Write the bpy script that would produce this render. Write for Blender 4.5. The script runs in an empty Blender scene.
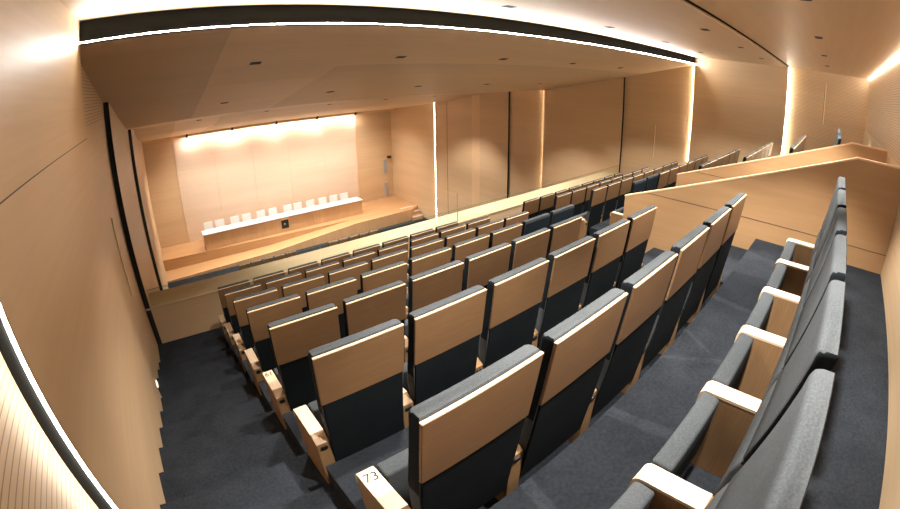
import bpy, bmesh, math, random
from mathutils import Vector, Matrix
random.seed(4)
S = bpy.context.scene
C = S.collection
ZO = 7.45                      # everything is measured from the camera's eye; the lower hall floor is the world's z = 0

# ------------------------------------------------------------------ materials
def new_mat(name):
    m = bpy.data.materials.new(name); m.use_nodes = True
    nt = m.node_tree; b = nt.nodes['Principled BSDF']
    return m, nt, b
def N(nt, t, **kw):
    n = nt.nodes.new(t)
    for k, v in kw.items():
        if k in n.inputs.keys() if isinstance(k, str) else False: n.inputs[k].default_value = v
        else: setattr(n, k, v)
    return n
def coords(nt, scale, rot=(0, 0, 0), kind='Object'):
    tc = nt.nodes.new('ShaderNodeTexCoord'); mp = nt.nodes.new('ShaderNodeMapping')
    mp.inputs['Scale'].default_value = scale; mp.inputs['Rotation'].default_value = rot
    nt.links.new(tc.outputs[kind], mp.inputs['Vector'])
    return mp.outputs['Vector']
def math_node(nt, op, a, b=None, c=None):
    n = nt.nodes.new('ShaderNodeMath'); n.operation = op
    for i, v in enumerate((a, b, c)):
        if v is None: continue
        if isinstance(v, (int, float)): n.inputs[i].default_value = v
        else: nt.links.new(v, n.inputs[i])
    return n.outputs[0]
def mix_rgb(nt, fac, a, b, blend='MIX'):
    n = nt.nodes.new('ShaderNodeMix'); n.data_type = 'RGBA'; n.blend_type = blend
    def put(sock, v):
        if isinstance(v, (tuple, list)): sock.default_value = (*v[:3], 1)
        elif isinstance(v, (int, float)): sock.default_value = v
        else: nt.links.new(v, sock)
    put(n.inputs[0], fac); put(n.inputs[6], a); put(n.inputs[7], b)
    return n.outputs[2]
def noise(nt, vec, scale=1, detail=4, rough=.55):
    n = nt.nodes.new('ShaderNodeTexNoise')
    n.inputs['Scale'].default_value = scale; n.inputs['Detail'].default_value = detail; n.inputs['Roughness'].default_value = rough
    nt.links.new(vec, n.inputs['Vector'])
    return n.outputs['Fac']
def ramp(nt, fac, p0, p1, c0=(0, 0, 0), c1=(1, 1, 1)):
    r = nt.nodes.new('ShaderNodeValToRGB')
    r.color_ramp.elements[0].position = p0; r.color_ramp.elements[1].position = p1
    r.color_ramp.elements[0].color = (*c0, 1); r.color_ramp.elements[1].color = (*c1, 1)
    nt.links.new(fac, r.inputs[0])
    return r.outputs[0]

def wood(name, dark, light, grain=(.5, .5, 22), rough=.45, slats=None, patches=None, spec=.4, blotch=.5):
    """veneer: long grain along the low-frequency axis, big soft blotches, optional horizontal slots or rectangles of another tone"""
    m, nt, b = new_mat(name)
    g = noise(nt, coords(nt, grain), 1.6, 6, .6)
    col = mix_rgb(nt, ramp(nt, g, .15, .88), dark, light)
    bl = noise(nt, coords(nt, tuple(min(s, 3) * .35 for s in grain)), 1.3, 2, .5)
    col = mix_rgb(nt, ramp(nt, bl, .35, .7, (0, 0, 0), (blotch, blotch, blotch)), col, tuple(c * .86 for c in dark))
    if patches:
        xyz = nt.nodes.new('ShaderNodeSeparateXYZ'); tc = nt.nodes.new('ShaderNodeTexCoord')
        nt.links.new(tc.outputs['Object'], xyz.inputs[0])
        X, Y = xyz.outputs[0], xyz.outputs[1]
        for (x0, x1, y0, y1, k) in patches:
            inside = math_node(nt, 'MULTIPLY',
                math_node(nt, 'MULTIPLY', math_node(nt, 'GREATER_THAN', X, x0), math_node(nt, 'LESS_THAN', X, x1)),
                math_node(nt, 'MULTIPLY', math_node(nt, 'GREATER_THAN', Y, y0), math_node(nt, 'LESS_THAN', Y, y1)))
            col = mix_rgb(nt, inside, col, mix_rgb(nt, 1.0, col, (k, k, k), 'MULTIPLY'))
    if slats:
        pitch, lo, hi = slats[:3]
        xyz = nt.nodes.new('ShaderNodeSeparateXYZ'); tc = nt.nodes.new('ShaderNodeTexCoord')
        nt.links.new(tc.outputs['Object'], xyz.inputs[0])
        f = math_node(nt, 'FRACT', math_node(nt, 'DIVIDE', xyz.outputs[2], pitch))
        line = math_node(nt, 'LESS_THAN', f, .16)
        line = math_node(nt, 'MULTIPLY', line, math_node(nt, 'GREATER_THAN', xyz.outputs[2], lo))
        line = math_node(nt, 'MULTIPLY', line, math_node(nt, 'LESS_THAN', xyz.outputs[2], hi))
        col = mix_rgb(nt, line, col, tuple(c * slats[3] for c in dark))
    nt.links.new(col, b.inputs['Base Color'])
    b.inputs['Roughness'].default_value = rough
    b.inputs['Specular IOR Level'].default_value = spec
    bp = nt.nodes.new('ShaderNodeBump'); bp.inputs['Strength'].default_value = .04
    nt.links.new(g, bp.inputs['Height']); nt.links.new(bp.outputs[0], b.inputs['Normal'])
    return m
def cloth(name, c0, c1, scale=60, rough=.95, bump=.3, wide=2.5):
    m, nt, b = new_mat(name)
    f = noise(nt, coords(nt, (1, 1, 1)), scale, 5, .7)
    w = noise(nt, coords(nt, (1, 1, 1)), wide, 3, .6)
    fac = math_node(nt, 'MULTIPLY_ADD', f, .6, math_node(nt, 'MULTIPLY', w, .4))
    nt.links.new(ramp(nt, fac, .35, .68, c0, c1), b.inputs['Base Color'])
    b.inputs['Roughness'].default_value = rough
    b.inputs['Sheen Weight'].default_value = 0
    b.inputs['Specular IOR Level'].default_value = .08
    bp = nt.nodes.new('ShaderNodeBump'); bp.inputs['Strength'].default_value = bump; bp.inputs['Distance'].default_value = .002
    nt.links.new(f, bp.inputs['Height']); nt.links.new(bp.outputs[0], b.inputs['Normal'])
    return m
def plain(name, c, rough=.5, metal=0, spec=.4):
    m, nt, b = new_mat(name)
    v = noise(nt, coords(nt, (3, 3, 3)), 3, 3)
    nt.links.new(mix_rgb(nt, ramp(nt, v, .3, .8, (0, 0, 0), (.25, .25, .25)), c, tuple(x * .8 for x in c)), b.inputs['Base Color'])
    b.inputs['Roughness'].default_value = rough; b.inputs['Metallic'].default_value = metal
    b.inputs['Specular IOR Level'].default_value = spec
    return m
def emit(name, c, s):
    m = bpy.data.materials.new(name); m.use_nodes = True; nt = m.node_tree; nt.nodes.clear()
    e = nt.nodes.new('ShaderNodeEmission'); o = nt.nodes.new('ShaderNodeOutputMaterial')
    e.inputs[0].default_value = (*c, 1); e.inputs[1].default_value = s
    nt.links.new(e.outputs[0], o.inputs[0])
    return m

def onesided(name, c, s):
    m = emit(name, c, s); nt = m.node_tree; g = nt.nodes.new('ShaderNodeNewGeometry')
    e = [n for n in nt.nodes if n.type == 'EMISSION'][0]
    nt.links.new(math_node(nt, 'MULTIPLY', math_node(nt, 'SUBTRACT', 1.0, g.outputs['Backfacing']), s), e.inputs[1])
    return m
WD, WL = (.56, .395, .235), (.68, .495, .31)
M = {}
M['wall'] = wood('maple_wall_veneer', WD, WL, (.35, .35, 14))
M['slat'] = wood('slotted_maple_panel', WD, WL, (.35, .35, 14), slats=(.034, -3.0, 2.0, .45))
M['slat_high'] = wood('maple_panel_slotted_above', WD, WL, (.35, .35, 14), slats=(.035, -.2, 2.0, .35))
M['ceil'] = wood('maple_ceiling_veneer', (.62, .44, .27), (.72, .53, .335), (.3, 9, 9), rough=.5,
                 patches=[(-2, .8, 3.9, 9.7, .80), (2.65, 14, 5.9, 9.78, .85), (.57, 2.0, 9.78, 30, 1.28)], blotch=.3)  # some rectangles darkened, another lightened
M['partition'] = wood('warm_maple_partition', (.37, .22, .108), (.48, .30, .155), (.4, .4, 9))
M['stagewood'] = wood('stage_floor_oak', (.44, .25, .115), (.57, .345, .175), (.6, 9, 9), rough=.35)
M['screen'] = wood('pale_stage_wall_veneer', (.66, .51, .385), (.76, .61, .48), (.3, .3, 9))
M['seatwood'] = wood('oak_seat_back', (.165, .088, .040), (.27, .155, .075), (3, 3, 70), rough=.38, blotch=.35)
M['armwood'] = wood('pale_beech_arm', (.68, .52, .36), (.78, .62, .46), (30, 3, 30), rough=.4, blotch=.2)
M['postwood'] = wood('oak_arm_panel', (.22, .125, .060), (.33, .20, .10), (30, 30, 3), rough=.42, blotch=.2)
M['cap'] = wood('pale_capping', (.62, .42, .24), (.76, .55, .35), (4, 4, 30), rough=.4, blotch=.2)
M['ledge'] = wood('varnished_ledge', (.50, .375, .235), (.64, .50, .34), (.4, 8, 8), rough=.22, spec=.6)
M['desk'] = wood('desk_front_veneer', (.50, .30, .15), (.62, .40, .22), (6, 6, .8))
M['fabric'] = cloth('charcoal_upholstery', (.042, .048, .053), (.090, .099, .108), 140, bump=.35)
M['fabric_blue'] = cloth('slate_blue_upholstery', (.009, .015, .022), (.018, .028, .038), 140, bump=.35)
M['shell'] = cloth('black_navy_back_shell', (.006, .008, .010), (.012, .015, .018), 140, bump=.2)
M['carpet'] = cloth('dark_slate_carpet', (.014, .0165, .021), (.032, .037, .046), 45, rough=1, bump=.6, wide=4)
M['black'] = plain('black_recess', (.012, .013, .014), .6)
M['velvet'] = plain('matt_black_fascia', (.022, .024, .025), 1, 0, 0)
M['dark'] = plain('dark_anodised_metal', (.030, .031, .032), .45, .3)
M['white'] = plain('white_plastic', (.80, .80, .80), .45)
M['grey'] = plain('grey_vent_metal', (.36, .37, .38), .5, .1)
M['brass'] = plain('pale_brass', (.85, .66, .40), .4, .15)
M['ink'] = plain('black_ink', (.02, .02, .02), .6)
M['pale'] = plain('pale_print', (.75, .74, .70), .6)
M['led'] = emit('warm_led_line', (1, .87, .68), 70)
M['led_soft'] = emit('warm_led_line_front', (1, .85, .64), 34)
M['led_near'] = emit('warm_led_line_rear', (1, .91, .78), 34)
M['led_cool'] = emit('neutral_led_line', (1, .92, .82), 30)
M['led_stage'] = emit('stage_wash_line', (1, .95, .89), 66)
M['led_up'] = onesided('uplight_tape', (1, .95, .89), 260)
M['steplight'] = emit('step_light_glow', (1, .85, .65), 1.2)
gm, gnt, gb = new_mat('clear_glass')
gnt.nodes.remove(gb)
_t = gnt.nodes.new('ShaderNodeBsdfTransparent'); _t.inputs[0].default_value = (.93, .96, .94, 1)
_g = gnt.nodes.new('ShaderNodeBsdfGlossy'); _g.inputs['Roughness'].default_value = .02
_x = gnt.nodes.new('ShaderNodeMixShader'); _f = gnt.nodes.new('ShaderNodeFresnel'); _f.inputs[0].default_value = 1.45
_geo = gnt.nodes.new('ShaderNodeNewGeometry')
_front = math_node(gnt, 'MULTIPLY', _f.outputs[0], math_node(gnt, 'SUBTRACT', 1.0, _geo.outputs['Backfacing']))
gnt.links.new(_front, _x.inputs[0]); gnt.links.new(_t.outputs[0], _x.inputs[1]); gnt.links.new(_g.outputs[0], _x.inputs[2])
gnt.links.new(_x.outputs[0], gnt.nodes['Material Output'].inputs[0])
M['glass'] = gm
M['glass_edge'] = plain('green_glass_edge', (.10, .13, .11), .2)

# ------------------------------------------------------------------ mesh helpers
def box(bm, x0, x1, y0, y1, z0, z1):
    v = [bm.verts.new((x, y, z)) for z in (z0, z1) for y in (y0, y1) for x in (x0, x1)]
    fs = [bm.faces.new([v[i] for i in q]) for q in ((0, 2, 3, 1), (4, 5, 7, 6), (0, 1, 5, 4), (2, 6, 7, 3), (0, 4, 6, 2), (1, 3, 7, 5))]
    return v, fs
def prism(bm, pts, x0, x1, axis='x'):
    """a (y,z) outline pushed along x (or an (x,z) outline along y)"""
    f = (lambda a, p: (a, p[0], p[1])) if axis == 'x' else ((lambda a, p: (p[0], a, p[1])) if axis == 'y' else (lambda a, p: (p[0], p[1], a)))
    A = [bm.verts.new(f(x0, p)) for p in pts]; B = [bm.verts.new(f(x1, p)) for p in pts]
    n = len(pts)
    bm.faces.new(A); bm.faces.new(B[::-1])
    for i in range(n):
        bm.faces.new((A[i], B[i], B[(i + 1) % n], A[(i + 1) % n]))
def tube(bm, p0, p1, r, n=10):
    p0, p1 = Vector(p0), Vector(p1); d = (p1 - p0)
    q = d.to_track_quat('Z', 'Y').to_matrix()
    a, b = [], []
    for i in range(n):
        o = q @ Vector((math.cos(i * 2 * math.pi / n) * r, math.sin(i * 2 * math.pi / n) * r, 0))
        a.append(bm.verts.new(p0 + o)); b.append(bm.verts.new(p1 + o))
    bm.faces.new(a[::-1]); bm.faces.new(b)
    for i in range(n): bm.faces.new((a[i], a[(i + 1) % n], b[(i + 1) % n], b[i]))
def bevel_all(bm, w, seg=2, angle=.5):
    bmesh.ops.recalc_face_normals(bm, faces=bm.faces)
    es = [e for e in bm.edges if len(e.link_faces) == 2 and e.calc_face_angle(0) > angle]
    bmesh.ops.bevel(bm, geom=es, offset=w, segments=seg, affect='EDGES', profile=.5, clamp_overlap=True)
def mesh(name, bm, mat, smooth=False):
    bmesh.ops.recalc_face_normals(bm, faces=bm.faces)
    me = bpy.data.meshes.new(name); bm.to_mesh(me); bm.free()
    me.materials.append(M[mat] if isinstance(mat, str) else mat)
    if smooth:
        for p in me.polygons: p.use_smooth = True
    return me
def put(name, me, parent=None, loc=(0, 0, 0)):
    o = bpy.data.objects.new(name, me); C.objects.link(o)
    o.location = loc
    if parent is not None: o.parent = parent
    return o
def tag(o, label=None, cat=None, group=None, kind=None):
    for k, v in (('label', label), ('category', cat), ('group', group), ('kind', kind)):
        if v: o[k] = v
    return o
def empty(name, loc, label, cat, group=None, rz=0):
    o = bpy.data.objects.new(name, None); C.objects.link(o)
    o.empty_display_size = .1
    o.location = (loc[0], loc[1], loc[2] + ZO); o.rotation_euler = (0, 0, rz)
    return tag(o, label, cat, group)
def struct(name, bm, mat, parent=None, label=None):
    o = put(name, mesh(name, bm, mat), parent, (0, 0, 0) if parent else (0, 0, ZO))
    o['kind'] = 'structure'
    if label and not parent: o['label'] = label
    return o
def BM(): return bmesh.new()
ORD = ['first', 'second', 'third', 'fourth', 'fifth', 'sixth', 'seventh', 'eighth', 'ninth', 'tenth', 'eleventh', 'twelfth']

# ------------------------------------------------------------------ the hall's measures
XL, XR = -.685, 12.285                 # inner faces of the proud wall panels
SB = .085                              # how far the alternate panels are set back
YB = -.865                             # back wall
YS = 20.5                              # stage back wall
ZF = lambda k: -1.58 - .3105 * k       # floor of row k (row 0 is the last row)
YK = lambda k: .6826 + .85044 * (k - 1)
YP = 6.555                             # balcony parapet
ZH = -7.43                             # lower hall floor
PITCH = .56
X0L, X0R = .442, 6.746                 # left edge of the first seat in each block
CEIL = [(4.2, .56), (6.56, .03), (9.75, -.575), (11.55, -.70), (13.2, -.83), (15.45, -1.28), (16.4, -1.37), (20.5, -1.90)]
def ceil_z(y):
    for (a, za), (b, zb) in zip(CEIL, CEIL[1:]):
        if a <= y <= b: return za + (zb - za) * (y - a) / (b - a)
    return .75

# side walls: panels alternately proud and set back; each thick enough to be a wall
PANELS = [(YB - .3, 1.41, SB, 'slat', 1.2), (1.41, 4.2, 0, 'wall', 1.2), (4.2, YP, SB, 'slat_high', 1.2), (YP, 9.78, 0, 'wall', .6),
          (9.78, 11.55, SB, 'wall', .2), (11.55, 13.2, 0, 'wall', .1), (13.2, 16.4, .05, 'wall', .1), (16.4, YS + .3, SB, 'wall', 0)]
def side_wall(name, side):
    root = None
    for (y0, y1, sb, mt, ztop) in PANELS:
        bm = BM()
        if side < 0: box(bm, XL - .4, XL - sb, y0, y1, ZH, 1.2)
        else: box(bm, XR + sb, XR + .4, y0, y1, ZH, 1.2)
        if side > 0 and mt == 'slat_high': mt = 'wall'
        if root is None:
            root = struct(name, bm, mt)
        else:
            struct('wall_panel', bm, mt, root)
    # dark end faces of the proud panels
    for y in (1.41, YP, 11.55):
        bm = BM(); e = .003
        a, b = (XL - SB, XL) if side < 0 else (XR, XR + SB)
        box(bm, a, b, y - e, y + e, ZH, 1.0)
        struct('panel_end_trim', bm, 'velvet', root)
    # horizontal joint of the near proud panel
    if side > 0:
        for y0, y1, mt in ((13.22, 13.75, 'cap'), (15.45, 15.47, 'dark')):
            bm = BM(); box(bm, XR + .046, XR + .06, y0, y1, ZH, .4); struct('panel_strip', bm, mt, root)
        return root
    bm = BM(); zz = -.262
    if side < 0: box(bm, XL - .002, XL + .0012, 1.42, 4.19, zz - .003, zz + .003)
    else: box(bm, XR - .0012, XR + .002, 1.42, 4.19, zz - .003, zz + .003)
    struct('panel_joint', bm, 'dark', root)
    return root
side_wall('wall_left', -1); side_wall('wall_right', 1)

bm = BM(); box(bm, XL - .4, XR + .4, YB - .3, YB, -3.2, -.52); struct('wall_back', bm, 'wall')
bm = BM(); box(bm, XL - .4, XR + .4, YB - .3, YB - .012, -.52, 1.2); struct('wall_back_upper', bm, 'slat')
# stage end wall: plain wood at both sides, the tall pale panels in between
bm = BM(); box(bm, XL - .4, XR + .4, YS, YS + .3, ZH, 1.2); w = struct('wall_stage', bm, 'wall')
bm = BM()
for i in range(5):
    a = .70 + i * 1.88
    box(bm, a + .003, a + 1.88 - .003, YS - .03, YS, -6.87, -1.85)
struct('pale_panel', bm, 'screen', w)
bm = BM(); box(bm, 10.10, 10.16, YS - .07, YS, -6.87, -1.85); struct('edge_strip', bm, 'cap', w)

# ceilings
bm = BM()
for (y0, z0), (y1, z1) in zip(CEIL, CEIL[1:]):
    prism(bm, [(y0, z0), (y1, z1), (y1, z1 + .12), (y0, z0 + .12)], XL - .2, XR + .2)
prism(bm, [(20.5, -1.90), (20.8, -1.94), (20.8, -1.8), (20.5, -1.78)], XL - .2, XR + .2)
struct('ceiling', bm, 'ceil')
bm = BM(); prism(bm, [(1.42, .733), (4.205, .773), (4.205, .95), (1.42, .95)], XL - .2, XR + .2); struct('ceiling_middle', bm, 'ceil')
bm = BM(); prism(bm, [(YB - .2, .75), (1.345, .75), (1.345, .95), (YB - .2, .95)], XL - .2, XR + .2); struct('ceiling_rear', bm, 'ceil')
bm = BM(); box(bm, XL - .1, XR + .1, 1.33, 1.425, .765, .96); struct('trim_1', bm, 'velvet')
bm = BM(); box(bm, XL - .05, XR + .05, 4.192, 4.206, .575, .79); struct('trim_2', bm, 'velvet')
bm = BM(); box(bm, XL, XR, YS - .46, YS - .44, -1.96, -1.80); struct('trim_3', bm, 'ceil')  # added lip, screens the stage light strip from direct view
bm = BM(); box(bm, XL - .4, XR + .4, 4.2, YS + .3, 1.1, 1.3); struct('roof', bm, 'dark')

# ------------------------------------------------------------------ floors
bm = BM(); box(bm, XL - .3, XR + .3, 3.0, YS + .3, ZH - .2, ZH); struct('floor', bm, 'carpet')
def slab(bm, x0, x1, y0, y1, z): box(bm, x0, x1, y0, y1, z - .35, z)
bm = BM()
edges = [YB - .1] + [YK(k) for k in range(1, 8)] + [YP + .02]
for k in range(8):
    y0, y1 = edges[k], edges[k + 1]
    slab(bm, .36, 3.81 if k < 4 else 4.90, y0, y1, ZF(k))
    slab(bm, 7.79 if k < 4 else 6.70, 11.24, y0, y1, ZF(k))
struct('floor_tiers', bm, 'carpet')
def stairs(name, x0, x1, yfrom, yto, drop, top_z=None, y_first=YK(1)):
    bm = BM(); n = 0
    y = y_first - 2 * .42522
    slab(bm, x0, x1, YB - .1, y + .42522, ZF(0) + drop)
    m = -1
    while True:
        a = y_first + m * .42522; b = a + .42522
        if a > yto: break
        z = max(ZF(0) - .15525 * (m + 2) + drop, ZF(7))
        slab(bm, x0, x1, a, min(b, YP + .02) if z > ZF(7) + .001 else YP + .02, z)
        if z <= ZF(7) + .001: break
        m += 1
    struct(name, bm, 'carpet')
stairs('floor_stair_near', XL - .1, .36, -1, YP, 0)
stairs('floor_stair_far', 11.24, XR + .1, -1, YP, 0)
# steps between the last seats and the entrance wall
for nm, x0, x1 in (('floor_steps_near_entrance', 3.81, 4.87), ('floor_steps_far_entrance', 6.73, 7.79)):
    bm = BM(); slab(bm, x0, x1, YB - .1, YK(1), ZF(0))
    for i in range(6):
        a = YK(1) + i * .42522
        slab(bm, x0, x1, a, a + .42522 if i < 5 else YK(4), ZF(0) - .15525 * (i + 1))
    struct(nm, bm, 'carpet')
# entrance passage floor and the middle stair below it
bm = BM(); slab(bm, 4.87, 6.73, YB - .1, YK(4) + .4, ZF(4))
for i in range(6):
    a = YK(4) + .4 + i * .42522
    slab(bm, 4.87, 6.73, a, a + .42522 if i < 5 else YP + .02, ZF(4) - .15525 * (i + 1))
struct('floor_entrance_passage', bm, 'carpet')

# entrance walls: two sloping parapets along the passage
def entrance_wall(name, x0, x1, face):
    zs = ((2.46, -1.47), (-.306, -.487), (YB, -.486))
    bm = BM(); prism(bm, [(2.46, -3.1), (2.46, -1.485), (-.306, -.502), (YB, -.501), (YB, -3.1)], x0, x1)
    o = struct(name, bm, 'partition')
    bm = BM(); prism(bm, [(2.466, -1.487), (2.466, -1.470), (-.306, -.485), (YB, -.484), (YB, -.502), (-.306, -.503)], x0 - .004, x1 + .004)
    struct('wall_cap', bm, 'cap', o)
    bm = BM(); box(bm, x0 - .0012, x0 + .002, YB, 2.25, -1.379, -1.373); struct('panel_joint', bm, 'dark', o)
entrance_wall('wall_entrance_near', 4.85, 4.91, -1)
entrance_wall('wall_entrance_far', 6.71, 6.77, -1)

# balcony parapet with its deep varnished ledge
bm = BM(); box(bm, XL - .1, XR + .1, YP, YP + .535, -4.5, -3.12); pw = struct('wall_parapet', bm, 'wall')
bm = BM(); box(bm, XL - .1, XR + .1, YP - .012, YP + .55, -3.12, -3.09); struct('parapet_ledge', bm, 'ledge', pw)
# balcony underside
bm = BM(); box(bm, XL - .3, XR + .3, YB, YP + .6, -4.6, -4.45); struct('ceiling_under_balcony', bm, 'wall')
bm = BM(); box(bm, XL - .3, XR + .3, YB - .3, YB, ZH, -3.2); struct('wall_under_balcony', bm, 'wall')

# stage with the ramp that climbs along its front
bm = BM()
prism(bm, [(XL - .1, 18.83), (11.6, 18.12), (11.6, 17.62), (XR + .1, 17.62 + .5), (XR + .1, YS), (XL - .1, YS)], ZH, -6.87, 'z')
struct('floor_stage', bm, 'stagewood')
bm = BM()
rp = [(XL - .1, -7.38), (4.3, -7.24), (8.4, -6.885), (11.6, -6.872)]
bm2 = BM()
for (a, za), (b, zb) in zip(rp, rp[1:]):
    for B, y0, y1, dz in ((bm, 17.70, 18.9, 0), (bm2, 17.62, 17.70, .03)):
        v = [B.verts.new(p) for p in ((a, y0, ZH), (b, y0, ZH), (b, y1, ZH), (a, y1, ZH), (a, y0, za + dz), (b, y0, zb + dz), (b, y1, zb + dz), (a, y1, za + dz))]
        for q in ((0, 3, 2, 1), (4, 5, 6, 7), (0, 1, 5, 4), (2, 3, 7, 6), (0, 4, 7, 3), (1, 2, 6, 5)): B.faces.new([v[i] for i in q])
r = struct('floor_stage_ramp', bm, 'stagewood'); struct('ramp_kerb', bm2, 'desk', r)
st = empty('stage_steps', (11.98, 17.6, ZH), 'short flight of pale-edged wooden steps at the end of the stage', 'steps')
for i, (z, y0) in enumerate(((-7.05, .22), (-7.24, -.08))):
    bm = BM(); box(bm, -.36, .30, y0, y0 + .3, 0, z - ZH); put('tread', mesh('tread', bm, 'stagewood'), st)
    bm = BM(); box(bm, -.36, .30, y0 - .004, y0 + .05, z - ZH - .04, z - ZH + .004); put('nosing', mesh('nosing', bm, 'white'), st)
bm = BM(); box(bm, -.7, .1, .50, .56, -6.868 - ZH, -6.85 - ZH); put('nosing', mesh('nosing', bm, 'white'), st)

# ------------------------------------------------------------------ auditorium seats
def yrear(z): return .014 + (1.027 - z) * .109
def back_mesh():
    sec = [(.17, yrear(.17), .150, .226), (.30, yrear(.30), .150, .230), (.44, yrear(.44), .156, .234), (.54, yrear(.54), .150, .240), (.60, yrear(.60), .136, .244),
           (.612, yrear(.612), .128, .245), (.624, yrear(.624), .133, .246), (.72, yrear(.72), .117, .246), (.86, yrear(.86), .096, .246),
           (.98, yrear(.98), .080, .246), (1.016, yrear(1.016), .077, .246), (1.030, yrear(1.027) + .001, .072, .244), (1.036, yrear(1.027) + .005, .064, .240)]
    bm = BM(); rings = []
    for z, yr, yf, h in sec:
        c = .016
        rings.append([bm.verts.new(p) for p in ((-h, yr, z), (h, yr, z), (h, yf - c, z), (h - c * .35, yf - c * .3, z), (h - c, yf, z),
                                                (-h + c, yf, z), (-h + c * .35, yf - c * .3, z), (-h, yf - c, z))])
    n = len(rings[0])
    for a, b in zip(rings, rings[1:]):
        for i in range(n): bm.faces.new((a[i], a[(i + 1) % n], b[(i + 1) % n], b[i]))
    bm.faces.new(rings[0][::-1]); bm.faces.new(rings[-1])
    return bm
def wood_mesh():
    bm = BM(); h = .246
    prism(bm, [(0, 1.027), (.0135, 1.027), (.0135 + .32 * .109, .707), (.32 * .109, .707)], -h, h)
    bevel_all(bm, .0025, 1)
    return bm
def edge_mesh():
    bm = BM(); box(bm, -.246, .246, -.0006, .0138, 1.021, 1.0285); bevel_all(bm, .0012, 1)
    return bm
def shell_mesh(top):
    bm = BM()
    prism(bm, [(yrear(top) - .010, top), (yrear(top) + .004, top), (yrear(.15) + .004, .15), (yrear(.15) - .010, .15)], -.236, .236)
    bevel_all(bm, .002, 1)
    return bm
def pad_mesh():
    bm = BM(); h = .228
    prism(bm, [(.322, .425), (.398, .432), (.405, .420), (.402, .25), (.39, .09), (.32, .08), (.318, .25)], -h, h)
    bevel_all(bm, .014, 3, .6)
    return bm
def arm_mesh():
    bm = BM(); h = .040
    pts = [(.095, 0), (.095, .385), (.155, .424)] + [(.385 + .035 * math.sin(a), .389 + .035 * math.cos(a)) for a in (0, .5, 1.05, math.pi / 2)] + [(.42, .30), (.40, 0)]
    prism(bm, pts, -h, h)
    bevel_all(bm, .002, 1, .9)
    return bm
def arm_top_mesh():
    bm = BM(); h = .0408
    out = [(.157, .4255)] + [(.385 + .0362 * math.sin(a), .3893 + .0362 * math.cos(a)) for a in (0, .4, .8, 1.2, math.pi / 2)] + [(.4212, .345)]
    inn = [(.157, .412)] + [(.385 + .024 * math.sin(a), .388 + .024 * math.cos(a)) for a in (0, .4, .8, 1.2, math.pi / 2)] + [(.409, .345)]
    for (a, b), (c, d) in zip(zip(out, out[1:]), zip(inn, inn[1:])):
        prism(bm, [a, b, d, c], -h, h)
    bmesh.ops.remove_doubles(bm, verts=bm.verts, dist=1e-5)
    return bm
def bolt_mesh():
    bm = BM(); tube(bm, (0, .0955, .352), (0, .088, .350), .023, 14); return bm
ME = {'backrest': mesh('backrest', back_mesh(), 'fabric', True), 'back_panel': mesh('back_panel', wood_mesh(), 'seatwood'),
      'edge_strip': mesh('edge_strip', edge_mesh(), 'cap'), 'back_shell': mesh('back_shell', shell_mesh(.704), 'shell'), 'back_shell_tall': mesh('back_shell_tall', shell_mesh(1.005), 'fabric_blue'), 'seat_pad': mesh('seat_pad', pad_mesh(), 'fabric', True), 'armrest': mesh('armrest', arm_mesh(), 'postwood'), 'arm_top': mesh('arm_top', arm_top_mesh(), 'armwood'), 'bolt_cap': mesh('bolt_cap', bolt_mesh(), 'black')}
ME['backrest_blue'] = ME['backrest'].copy(); ME['backrest_blue'].materials.clear(); ME['backrest_blue'].materials.append(M['fabric_blue'])
for k in ('backrest', 'backrest_blue'):
    ME[k].materials.append(M['shell'])
    for p in ME[k].polygons:
        if abs(p.normal.x) > .8 and p.center.z > .6: p.material_index = 1     # same upholstery, shade of its sides painted in as near-black
for k in ('backrest', 'backrest_blue', 'seat_pad'):
    try:
        me = ME[k]
        at = me.attributes.new('sharp_edge', 'BOOLEAN', 'EDGE') if 'sharp_edge' not in me.attributes else me.attributes['sharp_edge']
        bmx = bmesh.new(); bmx.from_mesh(me)
        fl = [len(e.link_faces) == 2 and e.calc_face_angle(0) > .75 for e in bmx.edges]
        bmx.free()
        for i, f in enumerate(fl): at.data[i].value = f
    except Exception as ex: print(ex)

def arm_part(t, x):
    a = put('armrest', ME['armrest'], t, (x, 0, 0))
    put('bolt_cap', ME['bolt_cap'], a)
    put('arm_top', ME['arm_top'], a)['label'] = 'pale beech arm top'
    return a
def number_on(arm, txt):
    cu = bpy.data.curves.new('seat_number', 'FONT'); cu.body = txt; cu.size = .066; cu.align_x = 'CENTER'; cu.align_y = 'CENTER'
    cu.offset = .0003
    tmp = bpy.data.objects.new('tmp', cu); C.objects.link(tmp)
    dg = bpy.context.evaluated_depsgraph_get(); dg.update()
    me = bpy.data.meshes.new_from_object(tmp.evaluated_get(dg)); bpy.data.objects.remove(tmp)
    me.materials.clear(); me.materials.append(M['ink'])
    o = put('seat_number', me, arm, (0, .352, .4261)); o.rotation_euler = (0, 0, -.10)
    o['label'] = 'black handwritten number ' + txt
def seat(x, y, z, label, group, panel=True, last=False, scale=1, blue=False):
    t = empty('auditorium_seat', (x, y, z), label, 'seat', group)
    b = put('backrest', ME['backrest'], t)
    put('back_shell', ME['back_shell_tall' if blue else 'back_shell'], t)
    if panel:
        p = put('back_panel', ME['back_panel'], t); p['label'] = 'oak veneer rear panel'
        put('edge_strip', ME['edge_strip'], p)['label'] = 'pale top edging'
    put('seat_pad', ME['seat_pad'], t)
    a = arm_part(t, -PITCH / 2)
    if last: arm_part(t, PITCH / 2)
    if scale != 1: t.scale = (scale,) * 3
    return t, a
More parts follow.
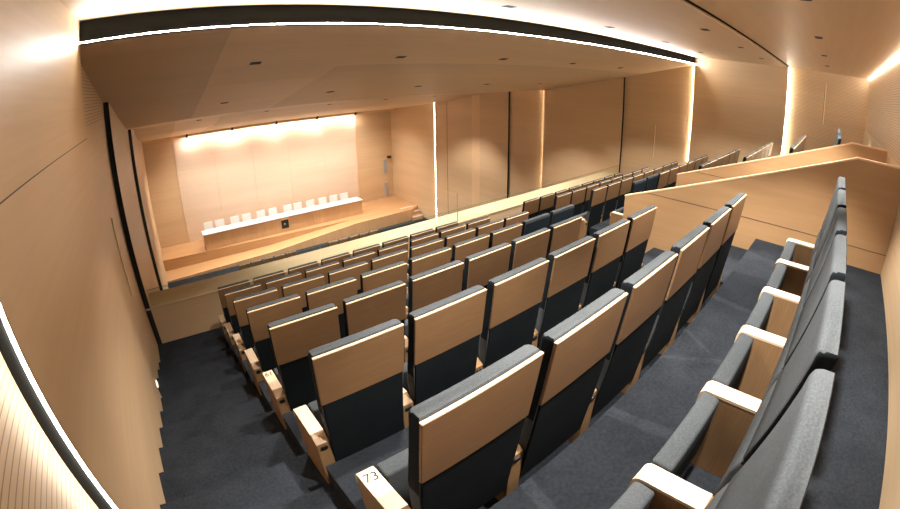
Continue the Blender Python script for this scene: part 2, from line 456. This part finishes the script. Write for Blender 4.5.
for k in range(8):
    n = 6 if k < 4 else 8
    for i in range(n):
        blue = k == 4 and i >= 6
        look = 'slate-blue seat' if blue else ('charcoal seat facing the stage' if k == 0 else 'wood-backed grey seat')
        row = 'rearmost row' if k == 0 else ORD[k] + ' row from the back'
        lab = f'{look}, {row}, {ORD[i]} seat from the near aisle steps'
        if k == 1 and i == 0: lab = 'wood-backed grey seat with the number 73 on its armrest, by the aisle steps'
        if k == 3 and i == 0: lab = 'wood-backed grey seat with the number 61 on its armrest, by the aisle steps'
        t, a = seat(X0L + .246 + i * PITCH, YK(k), ZF(k), lab, 'seats of the near block', panel=not blue and k > 0, last=i == n - 1, blue=blue)
        if i == 0 and k in (1, 3): number_on(a, '73' if k == 1 else '61')
        j = 7 - i
        xr = X0R + .246 + j * PITCH
        blue = k == 4 and j < 2
        look = 'slate-blue seat' if blue else ('grey seat' if k == 0 else 'wood-backed seat')
        row = 'rearmost row' if k == 0 else ORD[k] + ' row from the back'
        seat(xr, YK(k), ZF(k), f'{look} past the entrance walls, {row}, {ORD[i]} from far wall', 'seats of the far block', panel=not blue and k > 0, last=j == 7, blue=blue)

for g, (xs, n) in enumerate(((2.2, 5), (6.02, 5))):
    for i in range(n):
        seat(xs + .24 + i * .49, 15.47, ZH, f'small stalls seat below the balcony, {"table-end" if g == 0 else "ramp-top"} group, {ORD[i]} from its near end',
             'stalls seats in front of the stage', last=i == n - 1, scale=.86)

# ------------------------------------------------------------------ balcony glass
gl = empty('glass_balustrade', (5.8, YP + .03, -3.09), 'frameless clear glass balustrade along the balcony ledge', 'balustrade')
xs = [XL + .02, 2.4, 5.50, 8.9, XR - .02]
for a, b in zip(xs, xs[1:]):
    bm = BM(); box(bm, a + .006 - 5.8, b - .006 - 5.8, -.006, .006, .0, .285); p = put('glass_panel', mesh('glass_panel', bm, 'glass'), gl)
    bm = BM(); box(bm, a + .006 - 5.8, b - .006 - 5.8, -.0062, .0062, .286, .2885); put('glass_edge', mesh('glass_edge', bm, 'glass_edge'), p)
bm = BM(); box(bm, 5.495 - 5.8, 5.505 - 5.8, -.008, .008, 0, .63); put('slim_post', mesh('slim_post', bm, 'grey'), gl)

# ------------------------------------------------------------------ stage furniture
dk = empty('conference_desk', (5.36, 18.93, -6.87), 'long pale wooden conference desk with white top on the stage', 'desk')
L = 4.03
bm = BM(); box(bm, -L - .03, L + .03, -.22, .42, .715, .755); bevel_all(bm, .006, 2); put('desk_top', mesh('desk_top', bm, 'white'), dk)
for i in range(3):
    a = -L + i * 2 * L / 3; bm = BM(); box(bm, a + .006, a + 2 * L / 3 - .006, -.17, -.14, .01, .715); put('front_panel', mesh('front_panel', bm, 'desk'), dk)
for a in (-L, L - .03, -L + 2 * L / 3 - .015, -L + 4 * L / 3 - .015):
    bm = BM(); box(bm, a, a + .03, -.139, .38, 0, .715); put('side_panel', mesh('side_panel', bm, 'desk'), dk)
pl = None
bm = BM(); box(bm, -.30, .06, -.182, -.17, .19, .60); pl = put('plaque', mesh('plaque', bm, 'ink'), dk); pl['label'] = 'dark square plaque'
bm = BM()
bm.faces.new([bm.verts.new((-.14 + .045 * math.cos(i * math.pi / 8), -.1835, .40 + .045 * math.sin(i * math.pi / 8))) for i in range(16)])
put('emblem', mesh('emblem', bm, 'grey'), pl)
bm = BM(); box(bm, -.32, .10, -.20, -.185, .60, .70); put('name_strip', mesh('name_strip', bm, 'cap'), dk)
chx = [1.72, 2.30, 3.05, 3.65, 4.38, 5.0, 5.78, 6.32, 7.0, 7.68, 8.30, 8.92]
for i, x in enumerate(chx):
    t = empty('conference_chair', (x, 19.62, -6.87), f'white chair behind the stage desk, {ORD[i]} from the desk end nearest the ramp foot', 'chair', 'white chairs behind the stage desk', 0)
    bm = BM(); prism(bm, [(.22, .50), (.245, .95), (.215, .95), (.19, .50)], -.215, .215); bevel_all(bm, .012, 2); put('backrest', mesh('backrest', bm, 'white'), t)
    bm = BM(); box(bm, -.22, .22, -.22, .22, .43, .475); bevel_all(bm, .015, 2); put('seat', mesh('seat', bm, 'white'), t)
    for sx in (-.19, .19):
        for sy in (-.18, .19):
            bm = BM(); tube(bm, (sx, sy, 0), (sx * .95, sy * .95, .43), .012, 8); put('leg', mesh('leg', bm, 'grey'), t)
for z0, z1, nm in ((-5.42, -4.68, 'upper'), (-6.74, -5.98, 'lower')):
    t = empty('wall_loudspeaker', (11.87, YS, z0), f'{nm} slim grey wall loudspeaker at the corner of the stage end wall', 'loudspeaker', 'grey loudspeakers in the stage corner')
    bm = BM(); box(bm, -.12, .12, -.06, 0, 0, z1 - z0); bevel_all(bm, .008, 2); put('cabinet', mesh('cabinet', bm, 'grey'), t)
    bm = BM()
    for q in range(9): box(bm, -.10, .10, -.064, -.06, .04 + q * (z1 - z0 - .1) / 8.5, .04 + q * (z1 - z0 - .1) / 8.5 + .03)
    put('grille', mesh('grille', bm, 'grey'), t)
t = empty('wall_camera', (12.1, YS, -4.54), 'small black camera on a bracket above the grey loudspeakers', 'camera')
bm = BM(); tube(bm, (0, 0, 0), (0, -.12, .03), .02); put('bracket', mesh('bracket', bm, 'black'), t)
bm = BM(); box(bm, -.16, .06, -.26, -.12, -.06, .08); bevel_all(bm, .02, 2); put('camera_body', mesh('camera_body', bm, 'black'), t)

# wall handles
for x, y, z0, z1, lab in ((XL - SB, 5.50, -2.37, -1.33, 'long slim vertical pull handle on the near side wall'),
                          (XR + SB, 5.41, -2.37, -1.35, 'long slim vertical pull handle on the far side wall between light lines'),
                          (XR + SB, .335, -.586, .454, 'long slim vertical pull handle on the slotted far wall by the rear corner')):
    s = 1 if x < 0 else -1
    t = empty('pull_handle', (x, y, z0), lab, 'handle', 'vertical wall handles')
    bm = BM(); box(bm, min(0, s * .018), max(0, s * .018), -.016, .016, 0, z1 - z0); bevel_all(bm, .004, 2); put('grip', mesh('grip', bm, 'brass'), t)
    bm = BM(); box(bm, min(0, s * .004), max(0, s * .004), -.0165 + .033, .028, 0, z1 - z0); put('shadow_gap', mesh('shadow_gap', bm, 'dark'), t)
bm = BM(); box(bm, 0, .012, -.07, .07, -.03, .03)
o = put('step_light', mesh('step_light', bm, 'steplight'), None, (XL - SB, 4.75, -3.26 + ZO)); tag(o, 'small pale step light low on the near wall by the aisle steps', 'step light')

# ------------------------------------------------------------------ lights of the hall
def strip(name, b, mat, label, group):
    bm = BM(); box(bm, *b)
    o = put(name, mesh(name, bm, mat), None, (0, 0, ZO))
    return tag(o, label, 'light strip', group)
LED = .012
for side, word in ((-1, 'near'), (1, 'far')):
    for y, d, mt, zb, lab in ((1.41, -1, 'led_near' if side < 0 else 'led', ZF(0) if side < 0 else ZF(1), 'beside the slotted rear panel'), (4.2, 1, 'led', ZF(5), 'under the end of the ceiling slot'),
                              (9.78, 1, 'led_soft', ZH, 'just past the balcony'), (16.4, 1, 'led_soft', ZH, 'next to the stage')):
        if side < 0 and y in (4.2, 16.4): continue
        dx = .002 if d < 0 else SB - .035          # the ones that face the stage sit deep in the gap
        x0, x1 = (XL - LED - dx, XL - dx) if side < 0 else (XR + dx, XR + LED + dx)
        y0, y1 = (y + .003, y + .003 + LED) if d > 0 else (y - .003 - LED, y - .003)
        zt = (ceil_z(y) if y > 4 else .74) - .01
        strip('vertical_light_strip', (x0, x1, y0, y1, zb, zt), mt, f'vertical light line {lab} on the {word} side wall', 'vertical light lines')
t = strip('ceiling_light_strip', (XL, XR, 4.112, 4.19, .558, .564), 'velvet', 'white light line along the dark slot across the ceiling', None)
bm = BM(); prism(bm, [(4.101, .562), (4.1048, .5702), (4.113, .5702), (4.113, .562)], XL, XR); put('profile', mesh('profile', bm, 'velvet'), t)
bm = BM()
v = [bm.verts.new(p) for p in ((XL, 4.0995, .561), (XR, 4.0995, .561), (XR, 4.1038, .5700), (XL, 4.1038, .5700))]; bm.faces.new(v)
me = mesh('diffuser', bm, 'led_up')
if me.polygons[0].normal.y > 0: me.flip_normals()
put('diffuser', me, t)
strip('cove_light_strip', (XL, XR, YB - .005, YB + .012, .722, .748), 'led_cool', 'white light line where the ceiling meets the slotted back wall', None)
strip('stage_light_strip', (1.3, 10.1, YS - .36, YS - .33, -1.905, -1.885), 'led_stage', 'white light line along the ceiling above the stage end wall', None)

LK = 6
def spot(loc, target, energy, angle, blend=.5, size=.05, col=(1, .935, .84)):
    l = bpy.data.lights.new('lamp', 'SPOT'); l.energy = energy * LK; l.spot_size = math.radians(angle); l.spot_blend = blend; l.shadow_soft_size = size; l.color = col
    o = bpy.data.objects.new('lamp', l); C.objects.link(o)
    o.location = (loc[0], loc[1], loc[2] + ZO)
    d = Vector(target) - Vector(loc); o.rotation_euler = d.to_track_quat('-Z', 'Y').to_euler()
    return o
def downlight(x, y, z, slope, lab, energy, angle):
    t = empty('ceiling_downlight', (x, y, z), lab, 'downlight', 'black ceiling downlights')
    t.rotation_euler = (math.atan(slope), 0, 0)
    bm = BM()
    for (a, b, c, d) in ((-.075, -.062, -.05, .05), (.062, .075, -.05, .05), (-.062, .062, -.05, -.04), (-.062, .062, .04, .05)):
        box(bm, a, b, c, d, -.006, .004)
    put('trim_frame', mesh('trim_frame', bm, 'dark'), t)
    bm = BM(); box(bm, -.062, .062, -.04, .04, -.002, .004); put('baffle', mesh('baffle', bm, 'black'), t)
    if energy and (x > 2 or y < 4): spot((x, y, z - .03), (x, y + .001, z - 2), energy, angle)
COLS = [1.33, 3.52, 5.71, 7.90, 10.09]
ROWS = [(.27, 'rear ceiling above the last row', 55, 88), (1.81, 'middle ceiling nearer the thin dark gap', 40, 100), (3.30, 'middle ceiling nearer the white light line', 36, 100),
        (5.5, 'sloping ceiling first row', 45, 100), (8.2, 'sloping ceiling second row', 72, 95), (13.4, 'far part of the front ceiling', 75, 105)]
for y, word, en, an in ROWS:
    z = ceil_z(y) if y > 4.2 else (.75 if y < 1.4 else .733 + (y - 1.42) * .04 / 2.785)
    sl = (ceil_z(y + .2) - ceil_z(y - .2)) / .4 if y > 4.5 else 0
    for i, x in enumerate(COLS):
        downlight(x, y, z, sl, f'black downlight in the {word}, {ORD[i]} from the near wall', en * (1.7 if y > 13 and x < 9 else 1), an)
for i, x in enumerate((1.35, 3.5, 5.68, 7.8, 9.92)):
    z = ceil_z(19.6)
    t = empty('stage_spotlight', (x, 19.95, ceil_z(19.95)), f'small black spotlight above the stage end wall, {ORD[i]} counted from the ramp foot', 'spotlight', 'black spotlights above the stage wall')
    bm = BM(); tube(bm, (0, 0, -.02), (0, 0, .03), .035); put('mount', mesh('mount', bm, 'black'), t)
    bm = BM(); tube(bm, (0, -.06, -.05), (0, .07, -.13), .05, 12); put('lamp_head', mesh('lamp_head', bm, 'black'), t)
    spot((x, 20.04, ceil_z(19.95) - .16), (x, 20.5, -4.6), 5, 160, 1, .05, (1, .95, .90))
    spot((x, 18.2, ceil_z(18.2) - .05), (x, 18.4, -7), 62, 130, .9, .05, (1, .92, .82))

w = bpy.data.worlds.new('world'); S.world = w; w.use_nodes = True
w.node_tree.nodes['Background'].inputs[0].default_value = (1, .9, .78, 1); w.node_tree.nodes['Background'].inputs[1].default_value = .02

# ------------------------------------------------------------------ the camera: a level fisheye (equidistant) lens
CAM = [1.23088, -0.44212, -0.60462, 429.9545, 458.04407, 196.80219]
wv = Vector(CAM[:3]); R = Matrix.Rotation(wv.length, 4, wv.normalized())
c = bpy.data.cameras.new('camera'); c.type = 'PANO'; c.panorama_type = 'FISHEYE_LENS_POLYNOMIAL'
c.sensor_fit = 'HORIZONTAL'; c.sensor_width = 36.; c.sensor_height = 36. * 509 / 900
c.fisheye_fov = math.radians(200)
c.fisheye_polynomial_k0 = 0; c.fisheye_polynomial_k1 = -1 / (CAM[3] / 900 * 36)
c.fisheye_polynomial_k2 = 0; c.fisheye_polynomial_k3 = 0; c.fisheye_polynomial_k4 = 0
c.shift_x = -(CAM[4] - 450) / 900; c.shift_y = (CAM[5] - 254.5) / 509
c.clip_start = .01
co = bpy.data.objects.new('camera', c); C.objects.link(co)
co.matrix_world = Matrix.Translation((0, 0, ZO)) @ R
S.camera = co

S.view_settings.view_transform = 'Standard'; S.view_settings.look = 'None'; S.view_settings.gamma = 1
S.view_settings.exposure = 0.68
S.cycles.use_denoising = True
S.cycles.max_bounces = 8; S.cycles.diffuse_bounces = 5
